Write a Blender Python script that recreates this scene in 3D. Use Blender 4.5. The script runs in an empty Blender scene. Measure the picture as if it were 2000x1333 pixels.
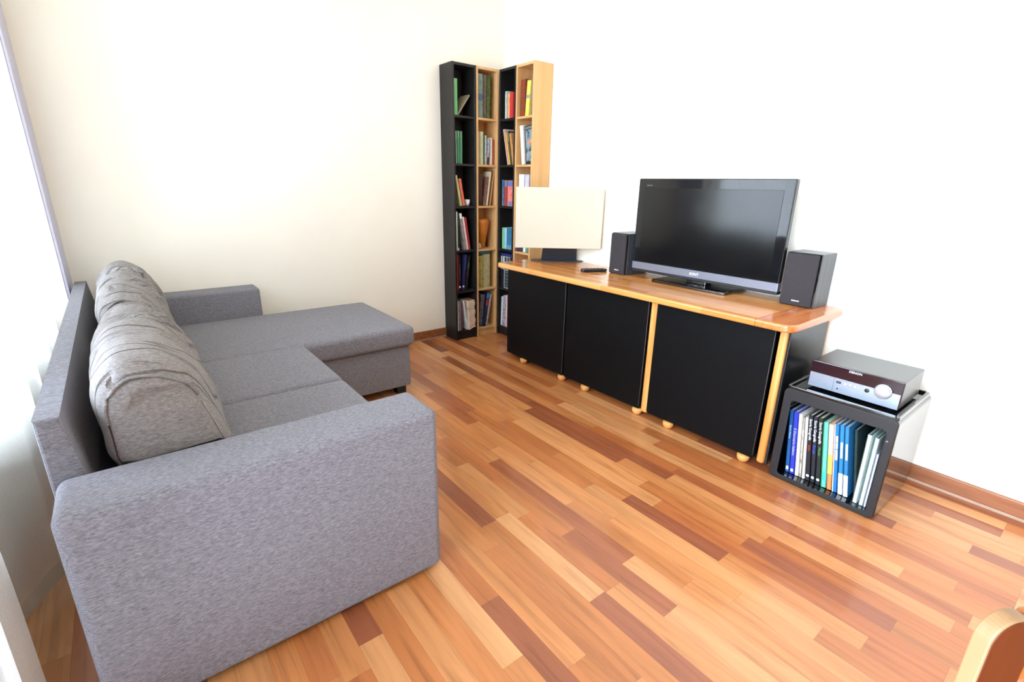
import bpy, bmesh, math, random
from mathutils import Vector, Matrix, noise
random.seed(7)
D = bpy.data
COL = bpy.context.scene.collection
SC = bpy.context.scene
PI = math.pi

# ------------------------------------------------------------------ camera
cam_d = D.cameras.new('camera'); cam = D.objects.new('camera', cam_d); COL.objects.link(cam)
CY, CP, CR = 0.6696, -0.3081, 0.0183
_F = Vector((math.sin(CY)*math.cos(CP), math.cos(CY)*math.cos(CP), math.sin(CP)))
_R = Vector((math.cos(CY), -math.sin(CY), 0)); _U = _R.cross(_F)
_R2 = _R*math.cos(CR) + _U*math.sin(CR); _U2 = -_R*math.sin(CR) + _U*math.cos(CR)
M = Matrix((_R2, _U2, -_F)).transposed().to_4x4(); M.translation = (-2.5817, -3.4274, 1.2149)
cam.matrix_world = M
cam_d.sensor_width = 36; cam_d.lens = 959.54/2000*36; cam_d.clip_start = .02
SC.camera = cam

# ------------------------------------------------------------------ view, world, lights
SC.view_settings.view_transform = 'Standard'; SC.view_settings.look = 'None'
SC.view_settings.exposure = 0.0; SC.view_settings.gamma = 1; SC.view_settings.use_curve_mapping = False
SC.cycles.use_denoising = True
SC.cycles.max_bounces = 12; SC.cycles.diffuse_bounces = 8; SC.cycles.transparent_max_bounces = 16
SC.cycles.sample_clamp_indirect = 8
W = D.worlds.new('overcast_sky'); SC.world = W; W.use_nodes = True
_bg = W.node_tree.nodes['Background']
_bg.inputs[0].default_value = (.72, .85, 1.0, 1); _bg.inputs[1].default_value = 17.6

def portal(name, loc, rot, sx, sy):
    l = D.lights.new(name, 'AREA'); l.shape = 'RECTANGLE'; l.size = sx; l.size_y = sy
    l.cycles.is_portal = True
    o = D.objects.new(name, l); COL.objects.link(o); o.location = loc; o.rotation_euler = rot
# daylight portals in the window openings (window wall to the left, balcony window behind the camera)
portal('daylight_opening', (-3.06, -1.27, 1.55), (0, -PI/2, 0), 2.1, 1.95)
portal('daylight_opening', (-3.06, -3.55, 1.27), (0, -PI/2, 0), 2.4, 2.4)

# ------------------------------------------------------------------ colour and materials
def C(r, g, b, a=1):
    f = lambda v: (v/255/12.92 if v/255 <= .04045 else ((v/255+.055)/1.055)**2.4)
    return (f(r), f(g), f(b), a)
class NT:
    def __init__(s, m): s.t = m.node_tree; s.n = s.t.nodes; s.l = s.t.links
    def new(s, ty, **k):
        n = s.n.new(ty)
        for a, b in k.items(): setattr(n, a, b)
        return n
    def link(s, a, b): s.l.new(a, b)
    def math(s, op, a, b=None, c=None):
        n = s.n.new('ShaderNodeMath'); n.operation = op
        for i, v in enumerate((a, b, c)):
            if v is None: continue
            if isinstance(v, (int, float)): n.inputs[i].default_value = v
            else: s.l.new(v, n.inputs[i])
        return n.outputs[0]
    def ramp(s, fac, stops):
        n = s.n.new('ShaderNodeValToRGB'); e = n.color_ramp.elements
        e[0].position, e[0].color = stops[0]; e[1].position, e[1].color = stops[-1]
        for p, c in stops[1:-1]:
            x = e.new(p); x.color = c
        s.l.new(fac, n.inputs[0]); return n.outputs[0]
    def mix(s, fac, a, b, mode='MIX'):
        n = s.n.new('ShaderNodeMix'); n.data_type = 'RGBA'; n.blend_type = mode
        for i, v in ((0, fac), (6, a), (7, b)):
            if isinstance(v, (int, float, tuple)): n.inputs[i].default_value = v
            else: s.l.new(v, n.inputs[i])
        return n.outputs[2]
def material(name):
    m = D.materials.new(name); m.use_nodes = True
    t = NT(m); p = t.n['Principled BSDF']; return m, t, p
def setp(p, rough=.5, metal=0, spec=.5, coat=0, coatr=.1, sheen=0):
    p.inputs['Roughness'].default_value = rough; p.inputs['Metallic'].default_value = metal
    p.inputs['Specular IOR Level'].default_value = spec; p.inputs['Coat Weight'].default_value = coat
    p.inputs['Coat Roughness'].default_value = coatr; p.inputs['Sheen Weight'].default_value = sheen
def plain(name, col, rough=.5, metal=0, spec=.5, coat=0, coatr=.05, var=.06, scale=30, bump=0):
    m, t, p = material(name); setp(p, rough, metal, spec, coat, coatr)
    tc = t.new('ShaderNodeTexCoord'); n = t.new('ShaderNodeTexNoise'); n.inputs['Scale'].default_value = scale
    t.link(tc.outputs['Object'], n.inputs['Vector'])
    d = tuple(c*(1-var) for c in col[:3])+(1,); u = tuple(min(1, c*(1+var)) for c in col[:3])+(1,)
    t.link(t.ramp(n.outputs[0], [(.3, d), (.7, u)]), p.inputs['Base Color'])
    if bump:
        b = t.new('ShaderNodeBump'); b.inputs['Strength'].default_value = bump; b.inputs['Distance'].default_value = .002
        t.link(n.outputs[0], b.inputs['Height']); t.link(b.outputs[0], p.inputs['Normal'])
    return m
def blotch(name, cols, scale=25, rough=.45, stretch=(1, 1, 1)):
    m, t, p = material(name); setp(p, rough)
    tc = t.new('ShaderNodeTexCoord'); mp = t.new('ShaderNodeMapping'); mp.inputs['Scale'].default_value = stretch
    n = t.new('ShaderNodeTexNoise'); n.inputs['Scale'].default_value = scale; n.inputs['Detail'].default_value = 3
    t.link(tc.outputs['Object'], mp.inputs[0]); t.link(mp.outputs[0], n.inputs['Vector'])
    k = len(cols); st = [(.32+.36*i/(k-1), c) for i, c in enumerate(cols)]
    t.link(t.ramp(n.outputs[0], st), p.inputs['Base Color']); return m
def wood(name, c1, c2, axis='Y', rough=.35, coat=0, sc=1.0, c3=None):
    m, t, p = material(name); setp(p, rough, coat=coat, coatr=.12)
    tc = t.new('ShaderNodeTexCoord'); mp = t.new('ShaderNodeMapping')
    s = {'X': (2, 30, 30), 'Y': (30, 2, 30), 'Z': (30, 30, 2)}[axis]
    mp.inputs['Scale'].default_value = tuple(v*sc for v in s)
    n = t.new('ShaderNodeTexNoise'); n.inputs['Scale'].default_value = 1.0; n.inputs['Detail'].default_value = 5
    n.inputs['Distortion'].default_value = .4
    t.link(tc.outputs['Object'], mp.inputs[0]); t.link(mp.outputs[0], n.inputs['Vector'])
    st = [(.3, c1), (.7, c2)] if c3 is None else [(.3, c1), (.5, c3), (.7, c2)]
    t.link(t.ramp(n.outputs[0], st), p.inputs['Base Color']); return m
def strips(name, width, lmin, lvar, stops, rough, coat, seam=.0012, grain=.35, bumpy=True, seamdark=.45):
    """strip flooring or stave worktop: staves run along Y, each stave its own tone"""
    m, t, p = material(name); setp(p, rough, coat=coat, coatr=.08)
    g = t.new('ShaderNodeNewGeometry'); sx = t.new('ShaderNodeSeparateXYZ'); t.link(g.outputs['Position'], sx.inputs[0])
    X, Y = sx.outputs[0], sx.outputs[1]
    r = t.math('DIVIDE', X, width); row = t.math('FLOOR', r); fx = t.math('FRACT', t.math('ADD', r, 1000))
    w1 = t.new('ShaderNodeTexWhiteNoise', noise_dimensions='1D'); t.link(row, w1.inputs['W'])
    w2 = t.new('ShaderNodeTexWhiteNoise', noise_dimensions='1D'); t.link(t.math('ADD', row, 371.3), w2.inputs['W'])
    L = t.math('MULTIPLY_ADD', w1.outputs['Value'], lvar, lmin)
    q = t.math('ADD', t.math('DIVIDE', Y, L), t.math('MULTIPLY', w2.outputs['Value'], 17.0))
    cell = t.math('FLOOR', q); fy = t.math('FRACT', t.math('ADD', q, 1000))
    cv = t.new('ShaderNodeCombineXYZ'); t.link(row, cv.inputs[0]); t.link(cell, cv.inputs[1])
    wn = t.new('ShaderNodeTexWhiteNoise', noise_dimensions='3D'); t.link(cv.outputs[0], wn.inputs['Vector'])
    base = t.ramp(wn.outputs['Value'], stops)
    # grain, shifted per stave
    off = t.new('ShaderNodeVectorMath', operation='MULTIPLY_ADD'); t.link(wn.outputs['Color'], off.inputs[0])
    off.inputs[1].default_value = (50, 50, 50); t.link(g.outputs['Position'], off.inputs[2])
    mp = t.new('ShaderNodeMapping'); mp.inputs['Scale'].default_value = (45, 3.0, 45); t.link(off.outputs[0], mp.inputs[0])
    n = t.new('ShaderNodeTexNoise'); n.inputs['Scale'].default_value = 1; n.inputs['Detail'].default_value = 6
    n.inputs['Distortion'].default_value = .8; t.link(mp.outputs[0], n.inputs['Vector'])
    gr = t.ramp(n.outputs[0], [(.25, (1-grain, 1-grain*1.15, 1-grain*1.3, 1)), (.5, (1, 1, 1, 1)), (.75, (1+grain*.35, 1+grain*.35, 1+grain*.35, 1))])
    colr = t.mix(1.0, base, gr, 'MULTIPLY')
    mp2 = t.new('ShaderNodeMapping'); mp2.inputs['Scale'].default_value = (9, 1.6, 9); t.link(off.outputs[0], mp2.inputs[0])
    n2 = t.new('ShaderNodeTexNoise'); n2.inputs['Scale'].default_value = 1; n2.inputs['Detail'].default_value = 2; t.link(mp2.outputs[0], n2.inputs['Vector'])
    g2 = t.ramp(n2.outputs[0], [(.3, (.86, .83, .78, 1)), (.7, (1.08, 1.08, 1.1, 1))])
    colr = t.mix(1.0, colr, g2, 'MULTIPLY')
    ex = t.math('MINIMUM', fx, t.math('SUBTRACT', 1.0, fx)); ex = t.math('MULTIPLY', ex, width)
    ey = t.math('MINIMUM', fy, t.math('SUBTRACT', 1.0, fy)); ey = t.math('MULTIPLY', ey, L)
    e = t.math('MINIMUM', ex, ey); s_ = t.math('LESS_THAN', e, seam*.5)
    colr = t.mix(t.math('MULTIPLY', s_, seamdark), colr, C(60, 28, 12))
    t.link(colr, p.inputs['Base Color'])
    if bumpy:
        b = t.new('ShaderNodeBump'); b.inputs['Strength'].default_value = .05; b.inputs['Distance'].default_value = .001
        t.link(n.outputs[0], b.inputs['Height']); t.link(b.outputs[0], p.inputs['Normal'])
    return m
def fabric(name, dark, light, sx=(90, 320, 360), scale=1.0, bump=.25, wrinkle=0):
    m, t, p = material(name); setp(p, .95, spec=.15, sheen=.05)
    tc = t.new('ShaderNodeTexCoord'); mp = t.new('ShaderNodeMapping'); mp.inputs['Scale'].default_value = sx
    n = t.new('ShaderNodeTexNoise'); n.inputs['Scale'].default_value = scale; n.inputs['Detail'].default_value = 4; n.inputs['Roughness'].default_value = .65
    n.inputs['Distortion'].default_value = .6
    t.link(tc.outputs['Object'], mp.inputs[0]); t.link(mp.outputs[0], n.inputs['Vector'])
    t.link(t.ramp(n.outputs[0], [(.3, dark), (.7, light)]), p.inputs['Base Color'])
    b = t.new('ShaderNodeBump'); b.inputs['Strength'].default_value = bump; b.inputs['Distance'].default_value = .001
    t.link(n.outputs[0], b.inputs['Height']); t.link(b.outputs[0], p.inputs['Normal'])
    if wrinkle:      # long soft creases running across the cushion
        mp2 = t.new('ShaderNodeMapping'); mp2.inputs['Scale'].default_value = (2.2, 11, 3.5); mp2.inputs['Rotation'].default_value = (0, 0, .25)
        w = t.new('ShaderNodeTexNoise'); w.inputs['Scale'].default_value = 1.0; w.inputs['Detail'].default_value = 2; w.inputs['Distortion'].default_value = .9
        t.link(tc.outputs['Object'], mp2.inputs[0]); t.link(mp2.outputs[0], w.inputs['Vector'])
        rdg = t.math('ABSOLUTE', t.math('SUBTRACT', w.outputs[0], .5)); rdg = t.math('MINIMUM', rdg, .035)
        b2 = t.new('ShaderNodeBump'); b2.inputs['Strength'].default_value = wrinkle; b2.inputs['Distance'].default_value = .30
        t.link(rdg, b2.inputs['Height']); t.link(b2.outputs[0], b.inputs['Normal'])
    return m
def sheer(name, col, trans):
    m = D.materials.new(name); m.use_nodes = True; t = NT(m)
    out = t.n['Material Output']; t.n.remove(t.n['Principled BSDF'])
    tr = t.new('ShaderNodeBsdfTransparent'); df = t.new('ShaderNodeBsdfDiffuse'); tl = t.new('ShaderNodeBsdfTranslucent')
    tc = t.new('ShaderNodeTexCoord'); n = t.new('ShaderNodeTexNoise'); n.inputs['Scale'].default_value = 260; t.link(tc.outputs['Object'], n.inputs['Vector'])
    cc = t.ramp(n.outputs[0], [(.3, tuple(c*.9 for c in col[:3])+(1,)), (.7, col)])
    t.link(cc, df.inputs[0]); t.link(cc, tl.inputs[0])
    a = t.new('ShaderNodeMixShader'); a.inputs[0].default_value = .5; t.link(df.outputs[0], a.inputs[1]); t.link(tl.outputs[0], a.inputs[2])
    b = t.new('ShaderNodeMixShader'); b.inputs[0].default_value = trans; t.link(a.outputs[0], b.inputs[1]); t.link(tr.outputs[0], b.inputs[2])
    t.link(b.outputs[0], out.inputs[0]); return m
def glass(name):
    m = D.materials.new(name); m.use_nodes = True; t = NT(m)
    out = t.n['Material Output']; t.n.remove(t.n['Principled BSDF'])
    tr = t.new('ShaderNodeBsdfTransparent'); gl = t.new('ShaderNodeBsdfGlossy'); gl.inputs['Roughness'].default_value = .0
    fr = t.new('ShaderNodeFresnel'); fr.inputs[0].default_value = 1.45
    b = t.new('ShaderNodeMixShader'); t.link(fr.outputs[0], b.inputs[0]); t.link(tr.outputs[0], b.inputs[1]); t.link(gl.outputs[0], b.inputs[2])
    t.link(b.outputs[0], out.inputs[0]); return m

MAT = dict(
    wall=plain('wall_paint', C(246, 241, 229), .9, spec=.2, var=.012, scale=3),
    floor=strips('parquet', .0685, .42, .62,
        [(0, C(140, 78, 50)), (.08, C(152, 86, 52)), (.17, C(172, 100, 54)), (.4, C(182, 114, 62)), (.7, C(194, 130, 78)), (1, C(204, 148, 98))], .36, .3, .0009, .30),
    base=wood('baseboard_wood', C(128, 76, 46), C(160, 102, 68), 'Y', .4),
    groove=plain('baseboard_groove', C(176, 146, 124), .4),
    fabric=fabric('grey_upholstery', C(94, 93, 99), C(148, 146, 155)),
    cushion=fabric('grey_cushion_cloth', C(108, 103, 103), C(156, 150, 148), (90, 200, 300), wrinkle=1.0),
    seam=plain('seam_thread', C(70, 40, 40), .8),
    seam2=plain('pale_thread', C(170, 160, 155), .8),
    black=plain('black_lacquer', C(7, 7, 8), .5, spec=.14, var=.1),
    blackside=plain('black_side_panel', C(26, 26, 28), .22, spec=.6, var=.1),
    blackedge=plain('grey_door_edge', C(92, 90, 90), .35),
    gloss=plain('black_gloss_plastic', C(12, 12, 13), .06, spec=.6, coat=.6, coatr=.02, var=.1),
    matt=plain('black_matt_plastic', C(24, 24, 26), .45, var=.1),
    stave=strips('stave_top', .048, .5, .8,
        [(0, C(190, 120, 58)), (.4, C(204, 136, 70)), (.75, C(212, 148, 80)), (1, C(222, 162, 96))], .24, .4, .0, .10, False, .0),
    post=wood('orange_wood', C(196, 128, 60), C(226, 166, 98), 'Z', .35),
    endwood=wood('end_board_wood', C(176, 96, 44), C(204, 126, 68), 'X', .22, .45),
    foot=wood('foot_wood', C(196, 132, 66), C(218, 160, 92), 'Y', .4),
    birch=wood('birch_veneer', C(206, 158, 100), C(218, 174, 120), 'Z', .5, sc=.7),
    darkcase=plain('black_brown_foil', C(30, 27, 26), .5, spec=.4, var=.15, scale=60),
    tvblack=plain('tv_bezel', C(14, 15, 18), .05, spec=.6, var=.05),
    screen=plain('tv_screen', C(8, 8, 9), .14, spec=.55, var=.03),
    silver=plain('silver_strip', C(122, 124, 136), .38, metal=.5, var=.02),
    cloth_sp=plain('speaker_cloth', C(44, 40, 43), .9, var=.2, scale=400, bump=.3),
    ash=wood('black_ash', C(40, 42, 46), C(66, 70, 76), 'Z', .35),
    alu=plain('brushed_aluminium', C(168, 176, 190), .32, metal=.8, var=.04, scale=80),
    chrome=plain('chrome', C(228, 225, 228), .34, metal=.7, var=.02),
    display=plain('display_window', C(38, 20, 26), .08, spec=.6),
    white=plain('white_print', C(235, 235, 238), .5),
    cream=plain('cream_panel', C(198, 190, 170), .6, var=.02, scale=4),
    slate=plain('dark_grey_metal', C(58, 60, 66), .45, var=.04),
    page=plain('page_edges', C(226, 216, 196), .9, var=.08, scale=200),
    sheer=sheer('sheer_cloth', C(250, 248, 240), .38),
    sheer2=sheer('white_sheer_cloth', C(250, 250, 248), .58),
    hem=sheer('sheer_hem', C(232, 226, 212), .08),
    glass=glass('window_glass'),
    frame=plain('white_window_paint', C(238, 238, 235), .4),
    casing=plain('shade_tinted_casing', C(186, 184, 204), .5, var=.02),  # lavender-grey is the shade on the casing, put into its colour
    ply=wood('plywood_edge', C(128, 92, 58), C(156, 120, 82), 'Z', .5),
    plyface_shaded=wood('plywood_face_shaded', C(74, 26, 4), C(98, 38, 8), 'Z', .4),  # post face turned from the windows, its shade painted in as darker wood
    rail=wood('orange_chair_wood', C(150, 84, 34), C(178, 108, 50), 'X', .45),
    rubber=plain('dark_rubber', C(28, 26, 26), .8),
    metalrod=plain('brushed_rod', C(150, 150, 155), .35, metal=.9),
)

# ------------------------------------------------------------------ mesh helpers
def link(o, parent=None):
    COL.objects.link(o)
    if parent is not None: o.parent = parent
    return o
def thing(name, label, cat, loc=(0, 0, 0), rotz=0, group=None):
    o = D.objects.new(name, None); COL.objects.link(o); o.location = loc; o.rotation_euler = (0, 0, rotz)
    o.empty_display_size = .05
    o['label'] = label; o['category'] = cat
    if group: o['group'] = group
    return o
def obj(name, bm, mat, parent=None, smooth=False, label=None):
    me = D.meshes.new(name); bmesh.ops.recalc_face_normals(bm, faces=bm.faces)
    bm.to_mesh(me); bm.free()
    if isinstance(mat, str): mat = MAT[mat]
    me.materials.append(mat)
    if smooth:
        for p in me.polygons: p.use_smooth = True
    o = D.objects.new(name, me); link(o, parent)
    if label: o['label'] = label
    return o
def struct(name, bm, mat, parent=None):
    o = obj(name, bm, mat, parent)
    if parent is None: o['kind'] = 'structure'
    return o
def merge(dst, src, mtx=None):
    if mtx is not None: bmesh.ops.transform(src, matrix=mtx, verts=src.verts)
    vm = {v: dst.verts.new(v.co) for v in src.verts}
    for f in src.faces:
        try:
            nf = dst.faces.new([vm[v] for v in f.verts]); nf.smooth = f.smooth; nf.material_index = f.material_index
        except ValueError: pass
    src.free()
def box(x0, x1, y0, y1, z0, z1, bev=0, seg=2, bm=None, mtx=None):
    b = bmesh.new(); bmesh.ops.create_cube(b, size=1)
    x0, x1 = min(x0, x1), max(x0, x1); y0, y1 = min(y0, y1), max(y0, y1); z0, z1 = min(z0, z1), max(z0, z1)
    for v in b.verts:
        v.co = Vector(((x0+x1)/2+v.co.x*(x1-x0), (y0+y1)/2+v.co.y*(y1-y0), (z0+z1)/2+v.co.z*(z1-z0)))
    if bev > 0: bmesh.ops.bevel(b, geom=list(b.edges), offset=bev, segments=seg, profile=.5, affect='EDGES')
    if bm is None:
        if mtx is not None: bmesh.ops.transform(b, matrix=mtx, verts=b.verts)
        return b
    merge(bm, b, mtx); return bm
def rrect(w, h, r, n=5):
    pts = []
    rs = r if isinstance(r, (list, tuple)) else (r, r, r, r)   # corners: ++ -+ -- +-
    for (cx, cy, a0), rr in zip(((w/2, h/2, 0), (-w/2, h/2, 90), (-w/2, -h/2, 180), (w/2, -h/2, 270)), rs):
        sx = 1 if cx > 0 else -1; sy = 1 if cy > 0 else -1
        for i in range(n+1):
            a = math.radians(a0+90*i/n); pts.append((cx-sx*rr+rr*math.cos(a), cy-sy*rr+rr*math.sin(a)))
    return pts
def prism(pts, t0, t1, axis='z', bev=0, seg=2, bm=None, mtx=None):
    """extrude a 2D outline; axis z: pts=(x,y); axis x: pts=(y,z); axis y: pts=(x,z)"""
    b = bmesh.new()
    mk = {'z': lambda p, t: (p[0], p[1], t), 'x': lambda p, t: (t, p[0], p[1]), 'y': lambda p, t: (p[0], t, p[1])}[axis]
    lo = [b.verts.new(mk(p, t0)) for p in pts]; hi = [b.verts.new(mk(p, t1)) for p in pts]
    n = len(pts); b.faces.new(lo); b.faces.new(hi)
    for i in range(n): b.faces.new((lo[i], lo[(i+1) % n], hi[(i+1) % n], hi[i]))
    bmesh.ops.recalc_face_normals(b, faces=b.faces)
    if bev > 0:
        es = [e for e in b.edges if (e.verts[0] in lo) == (e.verts[1] in lo)]
        bmesh.ops.bevel(b, geom=es, offset=bev, segments=seg, profile=.5, affect='EDGES')
    if bm is None:
        if mtx is not None: bmesh.ops.transform(b, matrix=mtx, verts=b.verts)
        return b
    merge(bm, b, mtx); return bm
def lathe(profile, n=32, bm=None, mtx=None):
    b = bmesh.new(); rings = []
    for r, z in profile:
        if r < 1e-6: rings.append([b.verts.new((0, 0, z))])
        else: rings.append([b.verts.new((r*math.cos(2*PI*i/n), r*math.sin(2*PI*i/n), z)) for i in range(n)])
    for a, c in zip(rings, rings[1:]):
        for i in range(n):
            j = (i+1) % n
            if len(a) == 1 and len(c) == 1: continue
            if len(a) == 1: f = b.faces.new((a[0], c[j], c[i]))
            elif len(c) == 1: f = b.faces.new((a[i], a[j], c[0]))
            else: f = b.faces.new((a[i], a[j], c[j], c[i]))
            f.smooth = True
    if len(rings[0]) > 1: b.faces.new(rings[0])
    if len(rings[-1]) > 1: b.faces.new(rings[-1])
    if bm is None:
        if mtx is not None: bmesh.ops.transform(b, matrix=mtx, verts=b.verts)
        return b
    merge(bm, b, mtx); return bm
def tube(pts, r, n=8, bm=None):
    b = bmesh.new(); pts = [Vector(p) for p in pts]; rings = []
    for i, p in enumerate(pts):
        d = (pts[min(i+1, len(pts)-1)]-pts[max(i-1, 0)]).normalized()
        a = d.cross(Vector((0, 0, 1))) if abs(d.z) < .9 else d.cross(Vector((1, 0, 0))); a.normalize(); c = d.cross(a)
        rings.append([b.verts.new(p+(a*math.cos(2*PI*k/n)+c*math.sin(2*PI*k/n))*r) for k in range(n)])
    for A, B in zip(rings, rings[1:]):
        for k in range(n):
            f = b.faces.new((A[k], A[(k+1) % n], B[(k+1) % n], B[k])); f.smooth = True
    b.faces.new(rings[0]); b.faces.new(rings[-1])
    if bm is None: return b
    merge(bm, b); return bm
def text(name, s, size, mat, parent, mtx, ext=.0004, align='CENTER'):
    cu = D.curves.new(name, 'FONT'); cu.body = s; cu.size = size; cu.extrude = ext
    cu.align_x = align; cu.align_y = 'CENTER'; cu.resolution_u = 2
    tmp = D.objects.new(name, cu); COL.objects.link(tmp)
    dg = bpy.context.evaluated_depsgraph_get(); me = D.meshes.new_from_object(tmp.evaluated_get(dg))
    D.objects.remove(tmp); D.curves.remove(cu)
    me.transform(mtx); me.materials.clear(); me.materials.append(MAT[mat] if isinstance(mat, str) else mat)
    o = D.objects.new(name, me); link(o, parent); return o
# text lying on a face that looks towards -x: letters run along -y, up is +z
TXM = lambda x, y, z: Matrix.Translation((x, y, z)) @ Matrix(((0, 0, -1), (-1, 0, 0), (0, 1, 0))).to_4x4()

# ------------------------------------------------------------------ the room
XL, XN, YF, H = -2.83, -3.02, -7.4, 2.75
struct('floor', box(XN-.12, .12, YF-.12, .12, -.12, 0), 'floor')
struct('ceiling', box(XN-.12, .12, YF-.12, .12, H, H+.1), 'wall')
struct('wall_back', box(XN-.12, .12, 0, .12, 0, H), 'wall')
struct('wall_right', box(0, .12, YF-.12, 0, 0, H), 'wall')
b = box(XL-.41, XL, -.30, 0, 0, H)                       # pier by the corner
box(XN-.12, XN, -.29, -2.24, 0, .50, bm=b); box(XN-.12, XN, -.29, -4.8, 2.6, H, bm=b)
box(XN-.12, XN, -2.24, -2.30, 0, 2.6, bm=b)
box(XL-.41, XL, -4.8, YF, 0, H, bm=b)
struct('wall_left', b, 'wall')
struct('trim_2', box(XL, XL+.012, -.295, -.02, .0, H-.1, .003, 2), 'casing')  # casing strip by the corner, shade painted into its colour
b = box(XN, 0, YF-.12, YF, 0, H)
struct('wall_front', b, 'wall')
def window(name, u0, u1, z0, z1, plane, v, nmul):
    """frame with nmul casements; plane 'x': spans y at x=v, plane 'y': spans x at y=v"""
    def bb(a0, a1, t0, t1, c0, c1, bm=None):
        return box(v+t0, v+t1, a0, a1, c0, c1, .004, 1, bm=bm) if plane == 'x' else box(a0, a1, v+t0, v+t1, c0, c1, .004, 1, bm=bm)
    f = bb(u0, u0+.06, -.03, .03, z0, z1); bb(u1-.06, u1, -.03, .03, z0, z1, f)
    bb(u0, u1, -.03, .03, z0, z0+.06, f); bb(u0, u1, -.03, .03, z1-.06, z1, f)
    w = (u1-u0)/nmul
    for i in range(1, nmul): bb(u0+w*i-.04, u0+w*i+.04, -.03, .03, z0, z1, f)
    o = struct(name, f, 'frame')
    for i in range(nmul):
        g = bb(u0+w*i+.04, u0+w*(i+1)-.04, -.003, .003, z0+.05, z1-.05)
        obj('pane', g, 'glass', o)
        h = bb(u0+w*(i+.06)+.03, u0+w*(i+.06)+.045, .03, .07, (z0+z1)/2-.06, (z0+z1)/2+.06); obj('window_handle', h, 'silver', o)
    return o
window('window_1', -2.24, -.30, .50, 2.6, 'x', XN-.06, 2)
window('window_2', -4.8, -2.30, .0, 2.6, 'x', XN-.06, 2)
b = box(XN-.03, XN+.05, -.30, -2.22, .485, .505, .005); struct('trim_1', b, 'frame')
# baseboards: plain wooden strip with a pale shadow groove under it
def baseb(name, pts):
    m = None
    for (x0, x1, y0, y1) in pts: m = box(x0, x1, y0, y1, .012, .075, .004, 2, bm=m) if m else box(x0, x1, y0, y1, .012, .075, .004, 2)
    o = struct(name, m, 'base'); m = None
    for (x0, x1, y0, y1) in pts: m = box(x0, x1, y0, y1, 0, .012, bm=m) if m else box(x0, x1, y0, y1, 0, .012)
    obj('shadow_gap_strip', m, 'groove', o, label='pale strip between baseboard and floor')
baseb('baseboard_right', [(-.016, 0, -2.0, YF)])
baseb('baseboard_back', [(XL, -.56, -.016, 0)])
baseb('baseboard_front', [(XL, -.02, YF, YF+.016)])

# ------------------------------------------------------------------ curtains
def curtain(name, path, z0, z1, amp, wl, label, mat='sheer', phase=0.0, flare=0.0):
    P = [Vector((x, y, 0)) for x, y in path]; seg = [(P[i+1]-P[i]).length for i in range(len(P)-1)]; tot = sum(seg)
    def at(s):
        for i, l in enumerate(seg):
            if s <= l or i == len(seg)-1:
                d = (P[i+1]-P[i]).normalized(); return P[i]+d*s, Vector((d.y, -d.x, 0))
            s -= l
    nu = max(24, int(tot/.012)); nv = 40
    root = thing(name, label, 'curtain', (path[0][0], path[0][1], 0))
    def sheet(za, zb, k):
        b = bmesh.new(); g = []
        for j in range(k+1):
            z = za+(zb-za)*j/k; row = []
            for i in range(nu+1):
                s = tot*i/nu; p, n = at(s); q = (z-z0)/(z1-z0)
                a = amp*(.75+.25*math.sin(s*3.1+phase))*(1-.25*q)
                w = math.sin(2*PI*s/wl+phase+.5*math.sin(s*2.3+phase)+.25*q) + .3*math.sin(4*PI*s/wl+1.3+phase)
                off = n*(a*w) + n*.01*noise.noise(Vector((s*3, z*1.5, phase)))
                row.append(b.verts.new(p+off+Vector((-root.location.x, -root.location.y+flare*q*(1-i/nu), z))))
            g.append(row)
        for j in range(k):
            for i in range(nu):
                f = b.faces.new((g[j][i], g[j][i+1], g[j+1][i+1], g[j+1][i])); f.smooth = True
        return b
    obj('curtain_cloth', sheet(z0+.055, z1, nv), mat, root, True)
    obj('hem', sheet(z0, z0+.055, 3), 'hem', root, True)
    return root
curtain('sheer_curtain', [(-2.875, -.36), (-2.90, -1.0), (-2.885, -1.62), (-2.985, -1.78)], .05, 2.60, .016, .30,
        'sheer cream curtain hanging behind the grey sofa back, farther from the viewer', phase=.4)
curtain('sheer_curtain', [(-2.93, -2.10), (-2.885, -2.22), (-2.90, -2.47)], .04, 2.60, .024, .17,
        'bright sheer white curtain gathered at the left edge beside the near sofa arm', 'sheer2', phase=1.7)
t = thing('curtain_rod', 'brushed metal curtain rod under the ceiling along the window recess', 'curtain rod', (-2.90, -.36, 2.63))
obj('rod', tube([(0, 0, 0), (0, -4.4, 0)], .012, 12), 'metalrod', t)
for y in (-.02, -2.2, -4.38):
    obj('bracket', box(-.01, .01, y-.01, y+.01, 0, .12), 'metalrod', t)

# ------------------------------------------------------------------ sofa
SX0, SX1 = -2.80, -1.93
sofa = thing('corner_sofa', 'grey fabric corner sofa with chaise standing in front of the window curtains', 'sofa', (-2.365, -1.13, 0))
def so(b): bmesh.ops.transform(b, matrix=Matrix.Translation((2.365, 1.13, 0)), verts=b.verts); return b
def soft(x0, x1, y0, y1, z0, z1, r, puff=0.0, nx=22, ny=22):
    """upholstered block with rounded edges and slightly crowned top"""
    b = box(x0, x1, y0, y1, z0, z1, r, 5)
    for f in b.faces: f.smooth = True
    if puff:
        bmesh.ops.subdivide_edges(b, edges=[e for e in b.edges if e.calc_length() > .2], cuts=9, use_grid_fill=True)
        for v in b.verts:
            u = (v.co.x-x0)/(x1-x0)*2-1; w = (v.co.y-y0)/(y1-y0)*2-1; q = (v.co.z-z0)/(z1-z0)
            v.co.z += puff*max(0, 1-u*u)**.6*max(0, 1-w*w)**.6*q
    return b
obj('armrest', so(soft(-2.79, -1.926, -2.254, -2.062, .012, .575, .026)), 'fabric', sofa, True, 'near armrest')
obj('armrest', so(soft(-2.79, -1.965, -.165, -.015, .012, .592, .022)), 'fabric', sofa, True, 'far armrest')
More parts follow.
